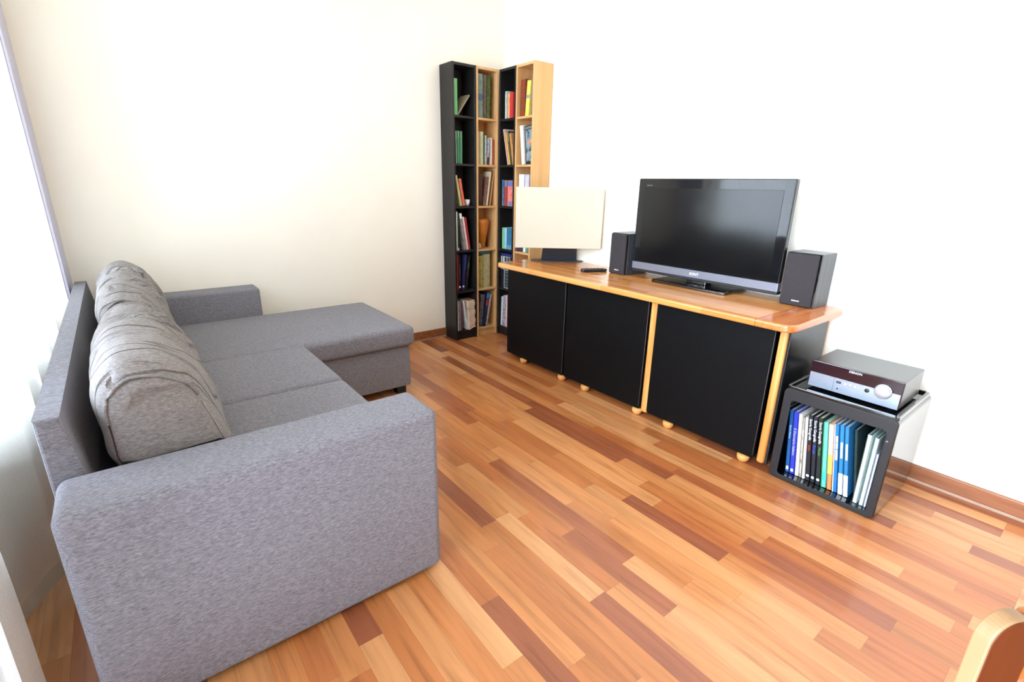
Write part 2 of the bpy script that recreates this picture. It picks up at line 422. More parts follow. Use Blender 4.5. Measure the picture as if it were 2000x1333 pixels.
bk = prism([(-2.80, .03), (-2.80, .715), (-2.755, .715), (-2.728, .50), (-2.722, .03)], -2.06, -.17, 'y', .006, 2)
obj('backrest', so(bk), 'fabric', sofa)
obj('seat_base', so(soft(-2.69, -1.955, -2.06, -.90, .05, .30, .01)), 'fabric', sofa, True)
obj('seat', so(soft(-2.69, -1.932, -2.06, -1.452, .30, .415, .024, .006)), 'fabric', sofa, True)
obj('seat', so(soft(-2.69, -1.932, -1.450, -.862, .30, .417, .024, .006)), 'fabric', sofa, True)
obj('chaise_base', so(soft(-2.69, -1.345, -.895, -.17, .05, .305, .012)), 'fabric', sofa, True)
obj('chaise_seat', so(soft(-2.69, -1.325, -.932, -.168, .307, .425, .03, .006)), 'fabric', sofa, True)
for x, y in ((-1.40, -.84), (-1.40, -.23), (-2.6, -.23), (-2.0, -1.2), (-2.6, -1.95), (-2.0, -1.95)):
    obj('foot', so(box(x-.03, x+.03, y-.03, y+.03, 0, .052, .004)), 'rubber', sofa)

def cushion(label, y0, y1, prof, cx, cz, seed, creases, tilt=0.0):
    root = thing('back_cushion', label, 'cushion', (cx, (y0+y1)/2, .42), 0, 'loose back cushions on the sofa')
    n = len(prof); NV = 56; NT_ = 96; L = (y1-y0)/2
    # closed smooth section through the profile points
    def sec(t):
        i = int(t*n) % n; f = t*n-int(t*n)
        p = [prof[(i+k-1) % n] for k in range(4)]
        r = []
        for a in (0, 1):
            p0, p1, p2, p3 = (q[a] for q in p)
            r.append(.5*((2*p1)+(-p0+p2)*f+(2*p0-5*p1+4*p2-p3)*f*f+(-p0+3*p1-3*p2+p3)*f**3))
        return r
    b = bmesh.new(); rings = []
    vs = []
    for j in range(NV+1):
        a = -1+2*j/NV; vs.append(math.copysign(1-(1-abs(a))**1.6, a) if abs(a) > 0 else 0)
    for v in vs:
        rr = max(0.0, 1-abs(v)**9)**(1/5.0)
        ring = []
        yy = (y0+y1)/2+L*v
        for k in range(NT_):
            x, z = sec(k/NT_); dx, dz = (x-cx), (z-cz)
            ln = math.hypot(dx, dz)
            bulge = 1+.05*(1-v*v)
            d = 0
            for (cy_, th, sl, wd, dp, ln_) in creases:      # crease lines running over the top
                ang = math.atan2(dz, dx); u = ang-th
                if abs(u) < ln_:
                    dist = (yy-cy_-sl*u-.02*math.sin(u*3+seed))
                    fall = (1-(u/ln_)**2)
                    d -= 1.25*dp*math.exp(-(dist/wd)**2)*fall
                    d += dp*.6*math.exp(-((dist-2.0*wd)/(1.5*wd))**2)*fall
            nz = .014*noise.noise(Vector((x*7+seed, yy*6, z*7)))+.004*noise.noise(Vector((x*22+seed, yy*14, z*22)))
            s = rr*bulge*(1+(d+nz)/ln)
            zz = cz+dz*s
            ring.append(b.verts.new((cx+dx*s+tilt*(zz-.42)-cx, yy-(y0+y1)/2, max(zz, .432)-.42)))
        rings.append(ring)
    ringco = [[tuple(v.co) for v in q] for q in rings]
    for A, B in zip(rings, rings[1:]):
        for k in range(NT_):
            f = b.faces.new((A[k], A[(k+1) % NT_], B[(k+1) % NT_], B[k])); f.smooth = True
    bmesh.ops.remove_doubles(b, verts=b.verts, dist=1e-5)
    obj('cover', b, 'cushion', root, True)
    # seam running round the near end
    for frac, vv, mt, lo, hi, in (( .93, -.955, 'seam', 0, NT_),):
        j = min(range(len(vs)), key=lambda i: abs(vs[i]-vv)); pts = []
        for k in range(0, NT_+1, 2):
            c = ringco[j][k % NT_]
            if c[2] < .03: continue
            pts.append((k, c[0]*1.012, c[1]-.0012, (c[2]-.18)*1.012+.18))
        cut = max(range(len(pts)), key=lambda i: (pts[(i+1) % len(pts)][0]-pts[i][0]) % NT_)
        pts = pts[cut+1:]+pts[:cut+1]
        pts = [p[1:] for p in pts]
        k = len(pts)
        obj('seam', tube(pts[int(k*.52):], .0014, 6), mt, root, True, 'dark red stitched seam')
        obj('piping', tube(pts[int(k*.16):int(k*.54)], .004, 8), 'cushion', root, True)
        obj('thread', tube(pts[:int(k*.15)], .0010, 6), 'seam2', root, True, 'pale loose thread')
    return root
PROF = [(-2.43, .50), (-2.44, .60), (-2.475, .71), (-2.53, .775), (-2.60, .80), (-2.66, .785), (-2.700, .72), (-2.700, .62), (-2.685, .52), (-2.66, .44), (-2.56, .43), (-2.46, .435)]
PROF2 = [(-2.45, .50), (-2.455, .60), (-2.485, .71), (-2.535, .785), (-2.605, .82), (-2.665, .80), (-2.700, .74), (-2.700, .62), (-2.685, .52), (-2.66, .44), (-2.56, .43), (-2.47, .435)]
cushion('grey sofa back cushion nearest the viewer, its stitched end facing the near armrest', -2.045, -1.20, PROF, -2.58, .60, 3.1,
        [(-1.46, 1.25, .10, .016, .022, .85), (-1.60, 1.1, .12, .012, .018, .75), (-1.32, 1.5, -.05, .018, .020, .8), (-1.74, 1.0, .08, .010, .013, .6)])
cushion('grey crumpled sofa back cushion in the far corner beside the back wall', -1.175, -.18, PROF2, -2.585, .61, 8.4,
        [(-.96, 1.5, .12, .020, .024, .8), (-.72, 1.3, .14, .018, .028, .8), (-.50, 1.6, .05, .016, .018, .8), (-.85, 1.2, .10, .010, .014, .7)])

# ------------------------------------------------------------------ low cabinet
cab = thing('low_cabinet', 'long low cabinet with black doors and orange wooden top along the right wall', 'cabinet', (-.285, -1.655, 0))
def cb(b): bmesh.ops.transform(b, matrix=Matrix.Translation((.285, 1.655, 0)), verts=b.verts); return b
yl, yr, xf, xb = -.672, -2.655, -.560, -.022
cx_, cy_ = (xf+xb)/2, (yl+yr)/2
pts = [(x+cx_, y+cy_) for x, y in rrect(xb-xf, yl-yr, (.035, .045, .05, .045), 6)]
full = prism(pts, .668, .700, 'z', .009, 3)
# the staved middle and the cross-grained right end board are separate boards
def clipy(src, y, keep_above):
    c = src.copy()
    g = list(c.verts)+list(c.edges)+list(c.faces)
    r = bmesh.ops.bisect_plane(c, geom=g, plane_co=(0, y, 0), plane_no=(0, 1, 0), clear_outer=not keep_above, clear_inner=keep_above)
    bmesh.ops.holes_fill(c, edges=[e for e in c.edges if e.is_boundary]); return c
mid = clipy(full, -2.50, True); endb = clipy(full, -2.502, False); full.free()
obj('top', cb(mid), 'stave', cab); obj('end_board', cb(endb), 'endwood', cab, label='darker cross-grained end board of the top')
def door(y0, y1, name='door'):
    yc, w = (y0+y1)/2, abs(y1-y0)
    o = [(p[0]+yc, p[1]+(.034+.659)/2) for p in rrect(w, .659-.034, (.012, .012, .012, .012), 4)]
    d = obj(name, cb(prism(o, -.469, -.451, 'x', .0015, 1)), 'black', cab)
    # pale grey edge strip along the opening side (right) and top
    e = [(-.4697, y1+.004, .05), (-.4697, y1+.0015, .36), (-.4697, y1+.0015, .643), (-.4697, y1+.005, .6535), (-.4697, y1+.012, .6575), (-.4697, y1+.2, .6583)]
    obj('edge_strip', cb(tube(e, .0011, 6)), 'blackedge', d, True)
    return d
door(-.699, -1.288); door(-1.300, -1.908); door(-1.958, -2.556)
for y0, y1 in ((-1.912, -1.954), (-2.566, -2.600), (-.735, -.703)):
    obj('post', cb(box(-.462, -.42, y0, y1, .02, .668, .012, 3)), 'post', cab)
for y0, y1 in ((-2.560, -2.598), (-.675, -.705)):
    obj('post', cb(box(-.045, -.012, y0, y1, .0, .668, .008, 3)), 'post', cab)
obj('side_panel', cb(box(-.43, -.045, -2.604, -2.590, .02, .668, .002, 1)), 'blackside', cab)
obj('side_strip', cb(box(-.455, -.434, -2.603, -2.612, .02, .668, .003, 2)), 'blackside', cab)
obj('side_panel', cb(box(-.43, -.045, -.672, -.686, .02, .668, .002, 1)), 'blackside', cab)
obj('bottom_panel', cb(box(-.445, -.04, -.70, -2.59, .034, .052)), 'black', cab)
obj('back_panel', cb(box(-.03, -.022, -.70, -2.59, .04, .66)), 'black', cab)
obj('divider', cb(box(-.44, -.03, -1.286, -1.302, .052, .668)), 'black', cab)
obj('divider', cb(box(-.41, -.03, -1.924, -1.942, .052, .668)), 'black', cab)
for y in (-.891, -1.284, -1.494, -1.894, -2.099, -2.51):
    obj('foot', cb(lathe([(0, 0), (.018, 0), (.026, .010), (.028, .022), (.028, .033), (0, .033)], 20, mtx=Matrix.Translation((-.463, y, 0)))), 'foot', cab)
for y in (-.85, -1.7, -2.5):
    obj('foot', cb(lathe([(0, 0), (.018, 0), (.026, .010), (.028, .022), (.028, .033), (0, .033)], 20, mtx=Matrix.Translation((-.09, y, 0)))), 'foot', cab)

# ------------------------------------------------------------------ television
tv = thing('television', 'flat black television with silver lower strip standing on the low cabinet', 'television', (-.12, -1.965, .7))
def tb(b): bmesh.ops.transform(b, matrix=Matrix.Translation((.12, 1.965, -.7)), verts=b.verts); return b
ty0, ty1, tz0, tz1 = -1.535, -2.400, .742, 1.262
obj('bezel', tb(box(-.166, -.135, ty0, ty1, .790, tz1, .004, 2)), 'tvblack', tv)
obj('rear_housing', tb(box(-.135, -.07, ty0-.10, ty1+.10, .80, 1.20, .02, 3)), 'matt', tv)
obj('screen', tb(box(-.1672, -.160, -1.577, -2.352, .798, 1.212, .001, 1)), 'screen', tv)
obj('silver_strip', tb(box(-.168, -.135, ty0, ty1, .748, .790, .003, 2)), 'silver', tv)
obj('lower_lip', tb(box(-.163, -.12, ty0-.002, ty1+.002, .733, .748, .003, 2)), 'matt', tv)
text('maker_lettering', 'SONY', .021, 'white', tv, Matrix.Translation((.12, 1.965, -.7)) @ TXM(-.1685, -1.955, .769))
text('corner_lettering', 'BRAVIA', .011, 'silver', tv, Matrix.Translation((.12, 1.965, -.7)) @ TXM(-.1664, -1.61, 1.225))
obj('neck', tb(box(-.15, -.09, -1.90, -2.02, .712, .76, .006, 2)), 'gloss', tv)
o = [(x-.125, y-1.955) for x, y in rrect(.225, .455, .02, 4)]
bs = obj('stand', tb(prism(o, .7, .715, 'z', .004, 2)), 'gloss', tv)
obj('badge', tb(box(-.20, -.185, -1.985, -2.002, .715, .7165)), 'silver', bs)

# ------------------------------------------------------------------ loudspeakers
def speaker(label, y0, y1, xfr, h, rz=0):
    w = abs(y1-y0); dpt = -.018-xfr
    t = thing('loudspeaker', label, 'loudspeaker', (xfr+dpt/2, (y0+y1)/2, .7), rz, 'pair of bookshelf loudspeakers')
    obj('cabinet_body', box(-dpt/2+.012, dpt/2, -w/2, w/2, 0, h, .003, 2), 'ash', t)
    obj('front_baffle', box(-dpt/2+.006, -dpt/2+.012, -w/2+.001, w/2-.001, .001, h-.001, .002, 1), 'gloss', t)
    obj('grille', box(-dpt/2-.004, -dpt/2+.006, -w/2+.008, w/2-.003, .004, h-.005, .004, 2), 'cloth_sp', t)
    text('maker_lettering', 'DENON', .0095, 'white', t, TXM(-dpt/2-.0048, -.005 if w > .15 else .0, .026), .0006)
    return t
speaker('black bookshelf loudspeaker right of the television at the cabinet end', -2.418, -2.568, -.172, .245, -.03)
speaker('black bookshelf loudspeaker partly hidden behind the left edge of the television', -1.392, -1.525, -.205, .248, -.06)

# ------------------------------------------------------------------ remote
t = thing('remote_control', 'slim black remote control lying left of the smaller looking loudspeaker', 'remote control', (-.262, -1.315, .7), math.radians(-26))
o = rrect(.165, .046, .012, 4)
rb = obj('housing', prism(o, .001, .019, 'z', .004, 2), 'matt', t)
for i in range(7):
    for j in range(3):
        obj('button', lathe([(0, .019), (.0045, .019), (.004, .0205), (0, .0205)], 10, mtx=Matrix.Translation((-.06+i*.018, -.012+j*.012, 0))), 'silver' if (i+j) % 4 == 0 else 'rubber', rb)

# ------------------------------------------------------------------ cream panel on a dark foot
pa = .904; pw, ph = .579, .393
wv = Vector((math.sin(pa), -math.cos(pa), 0)); dv = Vector((math.cos(pa), math.sin(pa), 0))
p0 = Vector((-.493, -.803, .81))
t = thing('panel_screen', 'flat cream coloured panel on a dark grey foot at the left end of the cabinet', 'panel screen', (-.20, -.85, .70), 0)
rot = Matrix((wv, dv, Vector((0, 0, 1)))).transposed().to_4x4()
def pm(v): return Matrix.Translation(Vector(v)-t.location) @ rot
obj('panel', prism([(x+pw/2, z+ph/2) for x, z in rrect(pw, ph, .004, 3)], 0, .028, 'y', .003, 2, mtx=pm(p0)), 'cream', t)
# foot: slanting sheet from the base plate up to the panel's back
c0 = Vector((-.1285, -.8535, .706))
def plate(P, th, mtx):
    bb = bmesh.new(); v = [bb.verts.new(p) for p in P]; v2 = [bb.verts.new(Vector(p)+Vector((0, th, 0))) for p in P]
    bb.faces.new(v); bb.faces.new(v2[::-1]); n = len(P)
    for i in range(n): bb.faces.new((v[i], v[(i+1) % n], v2[(i+1) % n], v2[i]))
    bmesh.ops.transform(bb, matrix=mtx, verts=bb.verts); return bb
obj('stand', plate([(-.128, 0, .0), (.125, 0, .0), (.105, -.115, .22), (-.112, -.115, .22)], .008, pm(c0)), 'slate', t)
obj('base_plate', prism([(-.20, .03), (.10, .03), (.165, 0), (.165, -.03), (.13, -.06), (-.15, -.06), (-.20, -.02)], 0, .006, 'z', .002, 1, mtx=pm((c0.x, c0.y, .7005))), 'slate', t)

# ------------------------------------------------------------------ storage cube with receiver
cu = thing('storage_cube', 'glossy black open storage cube full of books right of the cabinet', 'storage cube', (-.275, -2.838, 0))
def cbm(b): bmesh.ops.transform(b, matrix=Matrix.Translation((.275, 2.838, 0)), verts=b.verts); return b
cyc, czc = -2.838, .212; oy, oz = .402, .424
def ringshell(x0, x1, outer, inner, bev):
    """open shell: outer outline minus inner outline, extruded along x"""
    bb = bmesh.new(); n = len(outer)
    v = [[bb.verts.new((x, p[0]+cyc, p[1]+czc)) for p in o] for o in (outer, inner) for x in (x0, x1)]
    for i in range(n):
        j = (i+1) % n
        bb.faces.new((v[0][i], v[0][j], v[2][j], v[2][i])); bb.faces.new((v[1][i], v[1][j], v[3][j], v[3][i]))
        bb.faces.new((v[0][i], v[0][j], v[1][j], v[1][i])); bb.faces.new((v[2][i], v[2][j], v[3][j], v[3][i]))
    bmesh.ops.recalc_face_normals(bb, faces=bb.faces)
    es = [e for e in bb.edges if any(e.verts[0] in vv and e.verts[1] in vv for vv in (v[0], v[2]))]
    bmesh.ops.bevel(bb, geom=es, offset=bev, segments=3, profile=.5, affect='EDGES')
    return bb
out = rrect(oy, oz, .022, 6); inn = [(y, z-.009) for y, z in rrect(.372, .366, .008, 6)]
obj('frame', cbm(ringshell(-.478, -.07, out, inn, .006)), 'gloss', cu, False)
out2 = rrect(oy-.004, oz-.004, .021, 6); inn2 = [(y-.002, z-.014) for y, z in rrect(.338, .350, .012, 6)]
obj('front_rim', cbm(ringshell(-.4835, -.4775, out2, inn2, .002)), 'matt', cu, False)
obj('back_panel', cbm(box(-.085, -.07, -2.655, -3.021, .021, .385)), 'gloss', cu)
# raised lip round the top tray
lip = None
for a in ((-.480, -.468, -2.655, -3.021), (-.085, -.073, -2.655, -3.021), (-.468, -.085, -2.655, -2.643+.0), (-.468, -.085, -3.033, -3.021)):
    lip = box(a[0], a[1], a[2], a[3], .418, .4345, .003, 2, bm=lip) if lip else box(a[0], a[1], a[2], a[3], .418, .4345, .003, 2)
obj('tray_lip', cbm(lip), 'gloss', cu)
obj('latch', cbm(lathe([(0, 0), (.005, 0), (.004, .004), (0, .004)], 12, mtx=Matrix.Translation((-.483, -3.018, .335)) @ Matrix.Rotation(-PI/2, 4, 'Y'))), 'silver', cu)

am = thing('audio_receiver', 'black and silver audio receiver with a big round volume knob on the storage cube', 'receiver', (-.275, -2.85, .4245))
def ab(b): bmesh.ops.transform(b, matrix=Matrix.Translation((.275, 2.85, -.4245)), verts=b.verts); return b
obj('housing', ab(box(-.393, -.150, -2.692, -3.008, .434, .543, .003, 2)), plain('receiver_lid', C(60, 60, 62), .22, metal=.3), am)
fp = obj('front_panel', ab(box(-.402, -.393, -2.690, -3.010, .433, .544, .003, 2)), 'display', am)
obj('silver_fascia', ab(box(-.4045, -.4, -2.693, -3.006, .434, .4945, .001, 1)), 'alu', fp)
def knob(y, z, r, l, mt, nm, par):
    return obj(nm, ab(lathe([(0, 0), (r, 0), (r, l*.85), (r*.93, l), (0, l)], 36, mtx=Matrix.Translation((-.4045, y, z)) @ Matrix.Rotation(-PI/2, 4, 'Y'))), mt, par)
knob(-2.951, .492, .029, .006, 'alu', 'knob_ring', fp)
kb = knob(-2.951, .492, .0255, .020, 'chrome', 'volume_knob', am)
for y in (-2.824, -2.841, -2.858): knob(y, .477, .0045, .004, 'chrome', 'button', fp)
knob(-2.900, .478, .008, .003, 'matt', 'headphone_socket', fp); knob(-2.801, .452, .003, .002, 'rubber', 'button', fp)
obj('button', ab(box(-.4055, -.404, -2.792, -2.810, .474, .484, .0005, 1)), 'slate', fp)
obj('slot_line', ab(box(-.4049, -.4044, -2.7835, -2.7845, .436, .493)), 'slate', fp)
text('maker_lettering', 'DENON', .0125, 'white', am, Matrix.Translation((.275, 2.85, -.4245)) @ TXM(-.4025, -2.85, .533), .0004)
for x, y in ((-.37, -2.72), (-.37, -2.98), (-.18, -2.72), (-.18, -2.98)):
    obj('foot', ab(lathe([(0, .4245), (.014, .4245), (.014, .434), (0, .434)], 14, mtx=Matrix.Translation((x, y, 0)))), 'rubber', am)

# ------------------------------------------------------------------ corner bookcases
TW, TD, TH = .2027, .173, 2.02
SHZ = (1.683, 1.357, 1.054, .721, .402, .072)      # top faces of the shelves
def tower(name, label, loc, rotz, mat, group):
    """local frame: x across the front, y into the shelf, front face at y=0"""
    t = thing(name, label, 'bookcase', loc, rotz, group)
    obj('side_panel', box(0, .016, 0, TD-.003, 0, TH, .001, 1), mat, t)
    obj('side_panel', box(TW-.017, TW-.001, 0, TD-.003, 0, TH, .001, 1), mat, t)
    obj('top_panel', box(.016, TW-.017, .001, TD-.003, TH-.018, TH-.0005, .001, 1), mat, t)
    obj('back_panel', box(.016, TW-.017, TD-.010, TD-.004, .06, TH-.018), mat, t)
    for z in SHZ: obj('shelf', box(.016, TW-.017, .003, TD-.010, z-.016, z, .001, 1), mat, t)
    obj('plinth', box(.016, TW-.017, .012, .026, 0, SHZ[-1]-.016, .001, 1), mat, t)
    return t
XT = -TD-2*TW
T1 = tower('bookcase', 'narrow black bookcase at the left end of the corner bookcases', (XT, -TD, 0), 0, 'darkcase', 'narrow corner bookcases')
T2 = tower('bookcase', 'narrow birch bookcase left of the corner, next to the leftmost black one', (XT+TW, -TD, 0), 0, 'birch', 'narrow corner bookcases')
T3 = tower('bookcase', 'narrow black bookcase right of the corner, between the two birch ones', (-TD, -TD-.001, 0), -PI/2, 'darkcase', 'narrow corner bookcases')
T4 = tower('bookcase', 'narrow birch bookcase at the right end, partly behind the cream panel', (-TD, -TD-TW-.001, 0), -PI/2, 'birch', 'narrow corner bookcases')
ORI = {1: (XT+.016, 0), 2: (XT+TW+.016, 0), 3: (-TD-.001-.016, 1), 4: (-TD-TW-.001-.016, 1)}

_mc = {}
def cm(c, c2=None):
    k = (c, c2)
    if k not in _mc:
        _mc[k] = plain('book_cover', C(*c), .45, var=.08, scale=40) if c2 is None else blotch('printed_cover', [C(*c), C(*c2), C(*c)], 32, stretch=(1, 1, .6))
    return _mc[k]
def make_book(label, th, h, dep, mat, page=True, sgn=1, cat='book', group=None, name='book', extras=()):
    """spine at y=0, fore edge at y=dep. sgn=-1: geometry lies at negative x (pivot on the right edge)"""
    t = thing(name, label, cat, (0, 0, 0), 0, group)
    x0, x1 = (0, th) if sgn > 0 else (-th, 0)
    c = min(.0025, th*.18)
    b = box(x0, x0+c, 0, dep, 0, h, .0004, 1); box(x1-c, x1, 0, dep, 0, h, .0004, 1, bm=b); box(x0, x1, 0, c, 0, h, .0006, 1, bm=b)
    obj('cover', b, mat, t)
    if page: obj('pages', box(x0+c*.9, x1-c*.9, c*.9, dep-.003, .003, h-.003), 'page', t)
    for (z0, z1, m, e) in extras:      # title bands on the spine: height range as a share of h
        obj('title_band', box(x0+th*e, x1-th*e, -.0006, .0003, h*z0, h*z1), m, t)
    return t
def place(t, tw, z, s0, th, lean, set_=.022):
    s = s0 if lean <= 0 else s0+th
    o, k = ORI[tw]
    if k == 0: t.location = (o+s, -TD+set_, z); rz = 0
    else: t.location = (-TD+set_, o-s, z); rz = -PI/2
    t.rotation_euler = (0, math.radians(lean), rz)
    t.rotation_mode = 'XYZ'
GRP = {i: 'books in the corner bookcases' for i in range(9)}
WHERE = {1: 'left black bookcase', 2: 'left birch bookcase', 3: 'right black bookcase', 4: 'right birch bookcase'}
LV = {1: 'top', 2: 'second', 3: 'third', 4: 'fourth', 5: 'fifth', 6: 'bottom'}
def cmp_label(txt, tw, c): return '%s%s %s shelf, %s' % (txt, '' if txt.endswith(',') else ',', LV[c], WHERE[tw])
# tower, shelf, s0, thickness, height, lean, depth, colour, second colour, words, bands
BK = [
 (1,1,.010,.030,.236,0,.12,(104,178,112),None,'upright leaf-green book',()),
 (1,1,.034,.011,.172,36,.12,(150,134,108),None,'thin beige book leaning over far to the right',()),
 (1,2,.018,.014,.222,-.5,.12,(96,140,104),None,'leftmost of three green books, pale at its top,',((.75,.98,(140,160,130),.15),)),
 (1,2,.0335,.020,.224,0,.12,(54,124,84),None,'middle one of three green books',((.8,.99,(120,150,118),.3),)),
 (1,2,.0550,.020,.222,.5,.12,(70,134,94),None,'rightmost of three green books, next to the empty space,',()),
 (1,3,.050,.020,.222,-11,.12,(190,186,132),None,'cream green book leaning left',()),
 (1,3,.0735,.024,.198,-10.5,.12,(196,72,58),(220,110,80),'red book leaning left against a cream one',()),
 (1,4,.005,.0195,.292,0,.12,(232,240,234),None,'tall white book at the left end',()),
 (1,4,.0252,.0115,.285,0,.12,(36,74,58),None,'dark green book beside the tall white one',((.0,.07,(190,200,190),.05),)),
 (1,4,.0840,.021,.280,-9.2,.12,(104,104,108),(160,150,150),'grey book with a white top leaning left',((.86,1.0,(235,238,240),.02),)),
 (1,4,.1060,.018,.254,-9.2,.12,(232,170,164),(244,214,206),'pale pink book leaning left',()),
 (1,4,.1250,.019,.250,-9.2,.12,(158,40,44),None,'red book, the rightmost of those leaning,',()),
 (1,5,.008,.020,.292,0,.12,(150,34,52),None,'crimson book at the left end',()),
 (1,5,.0290,.016,.285,.5,.12,(34,28,26),None,'thin black book with round white mark beside crimson',((.3,.75,(90,84,56),.3),)),
 (1,5,.0560,.024,.284,5.6,.12,(36,40,92),None,'navy blue book with a round white mark, leaning right',((.55,.95,(70,70,130),.35),)),
 (1,5,.083,.024,.274,7.4,.12,(24,22,28),None,'black book with green and red lettering, leaning right',((.62,.8,(70,120,72),.35),(.35,.6,(96,44,44),.35))),
 (1,6,.008,.014,.248,0,.12,(236,238,236),None,'thin white booklet at the left end',()),
 (1,6,.0230,.018,.240,.5,.12,(168,178,190),(120,130,150),'pale blue-grey booklet',()),
 (1,6,.0420,.018,.228,-.4,.12,(52,54,96),(120,70,80),'navy and purple booklet',()),
 (1,6,.0960,.018,.246,-8.6,.13,(222,226,232),None,'white folded booklet leaning left against a pile',()),
 (2,1,.014,.044,.294,0,.13,(70,112,108),(130,146,136),'thick teal picture book',((.4,.55,(74,96,130),.1),)),
 (2,1,.0595,.028,.290,.5,.13,(74,60,44),(112,98,80),'brown grey picture book between teal and green ones',()),
 (2,1,.0890,.034,.290,1.0,.13,(106,124,66),(60,76,34),'olive green picture book',()),
 (2,2,.003,.026,.230,0,.13,(196,176,128),None,'tan book at the left end',()),
 (2,2,.030,.030,.232,0,.13,(204,202,164),None,'pale cream green book',((.0,.99,(186,188,150),.42),)),
 (2,2,.061,.012,.226,0,.13,(66,104,64),None,'narrow dark green book',()),
 (2,2,.0740,.016,.208,.4,.13,(150,170,140),(210,214,200),'greenish white book in the middle',()),
 (2,2,.0925,.020,.186,3.4,.13,(120,116,160),(190,196,214),'lilac and white book leaning slightly',((.0,.3,(80,40,50),.1),)),
 (2,2,.1260,.018,.196,0,.13,(236,226,206),None,'white book near the right end',()),
 (2,2,.1455,.014,.182,0,.13,(184,84,62),None,'small red book at the right end',()),
 (2,3,.002,.048,.238,2,.13,(50,34,26),(78,50,36),'thick dark brown album at the left end',()),
 (2,3,.0600,.022,.216,8.3,.13,(156,118,92),(120,84,74),'tan and mauve picture book leaning right',()),
 (2,3,.0860,.016,.256,8.3,.13,(232,218,184),None,'cream book leaning right',()),
 (2,3,.1030,.015,.262,8.3,.13,(120,74,32),None,'brown book leaning right',()),
 (2,3,.1190,.010,.266,8.3,.13,(208,170,116),None,'narrow tan book leaning right beyond the frame edge',()),
 (2,4,.1550,.010,.200,.2,.03,(122,84,56),None,'thin brown book behind an orange cone',()),
 (2,5,.006,.052,.262,.6,.13,(140,104,44),(178,168,92),'thick brown and olive map patterned book',()),
 (2,5,.0605,.066,.272,0,.13,(150,160,116),(196,178,132),'thick pale green map patterned book',()),
 (2,6,.006,.040,.272,6.5,.13,(40,40,46),(110,108,116),'black and grey magazine volume leaning right',()),
 (2,6,.0540,.022,.286,8,.14,(30,44,72),None,'navy magazine with a red square, leaning right',((.62,.80,(190,44,40),.02),(.84,.99,(70,140,196),.02))),
 (2,6,.0820,.012,.270,10.5,.14,(220,216,214),(160,160,166),'thin white edged magazine leaning right',()),
 (3,1,.030,.030,.188,0,.12,(120,150,140),(196,206,196),'teal and white paperback',()),
 (3,1,.0620,.029,.170,0,.12,(226,128,70),(240,176,130),'orange paperback',()),
 (3,1,.0920,.036,.176,0,.12,(222,62,34),(206,50,60),'bright red paperback',()),
 (3,1,.1295,.028,.174,0,.12,(150,24,30),None,'dark red paperback at the right end',()),
 (3,2,.0700,.016,.262,-13.5,.12,(240,222,220),(226,160,150),'white and pink book, outermost of those leaning left,',()),
 (3,2,.0890,.018,.238,-13.2,.12,(232,178,84),None,'orange yellow book leaning left',()),
 (3,2,.1110,.016,.246,-12.8,.12,(74,82,50),None,'dark olive book leaning left',((.7,.98,(180,180,160),.3),)),
 (3,2,.1320,.026,.226,-12,.12,(218,164,104),(196,130,80),'tan book leaning left',()),
 (3,3,.004,.026,.196,.3,.12,(150,142,128),(70,110,150),'beige paperback with a blue top',((.7,.99,(56,106,152),.05),)),
 (3,3,.0320,.044,.192,.5,.12,(204,68,60),(140,70,70),'red paperback in the middle',((.75,.98,(110,130,140),.15),)),
 (3,3,.0780,.060,.190,0,.12,(228,96,84),(238,150,140),'thick coral red paperback with blue corners',((.78,.98,(100,122,190),.05),(.0,.2,(110,140,180),.2))),
 (3,4,.012,.029,.165,0,.12,(140,212,150),None,'light green book',()),
 (3,4,.0420,.032,.165,0,.12,(160,214,238),None,'light blue book',()),
 (3,4,.0750,.064,.165,0,.12,(46,104,148),(60,124,160),'thick blue book',((.0,.2,(110,158,180),.1),)),
 (3,6,.004,.026,.248,2.0,.12,(214,226,226),None,'white magazine at the left end',()),
 (3,6,.0340,.034,.262,1.2,.12,(110,66,104),(200,190,200),'purple and white magazine',()),
 (3,6,.0710,.018,.270,1.0,.12,(240,228,220),None,'narrow white magazine',()),
 (3,6,.0910,.036,.276,.6,.12,(176,48,72),(206,110,116),'crimson magazine',()),
 (4,1,.010,.050,.240,1.5,.12,(176,36,28),(110,66,40),'thick red picture book',()),
 (4,1,.0640,.042,.226,5.0,.12,(236,200,44),(246,222,110),'yellow book leaning right',((.5,.6,(150,150,160),.02),)),
 (4,1,.1350,.022,.256,0,.12,(160,154,166),(120,112,120),'grey lilac book at the right end',()),
 (4,2,.0400,.036,.268,-7.0,.13,(242,240,230),None,'white book leaning left',()),
 (4,3,.012,.064,.236,0,.12,(228,232,230),None,'wide white box file',()),
 (4,3,.0800,.052,.234,0,.12,(176,168,190),(214,206,220),'lilac patterned box file',()),
 (4,4,.004,.026,.236,0,.15,(120,60,84),None,'violet red book sticking out at the left end',()),
 (4,4,.0320,.046,.126,0,.12,(92,88,90),(50,50,54),'dark grey short book',()),
 (4,4,.0790,.030,.150,0,.12,(238,240,240),None,'white short book',()),
 (4,4,.1110,.024,.150,0,.12,(112,160,134),None,'pale green short book',()),
]
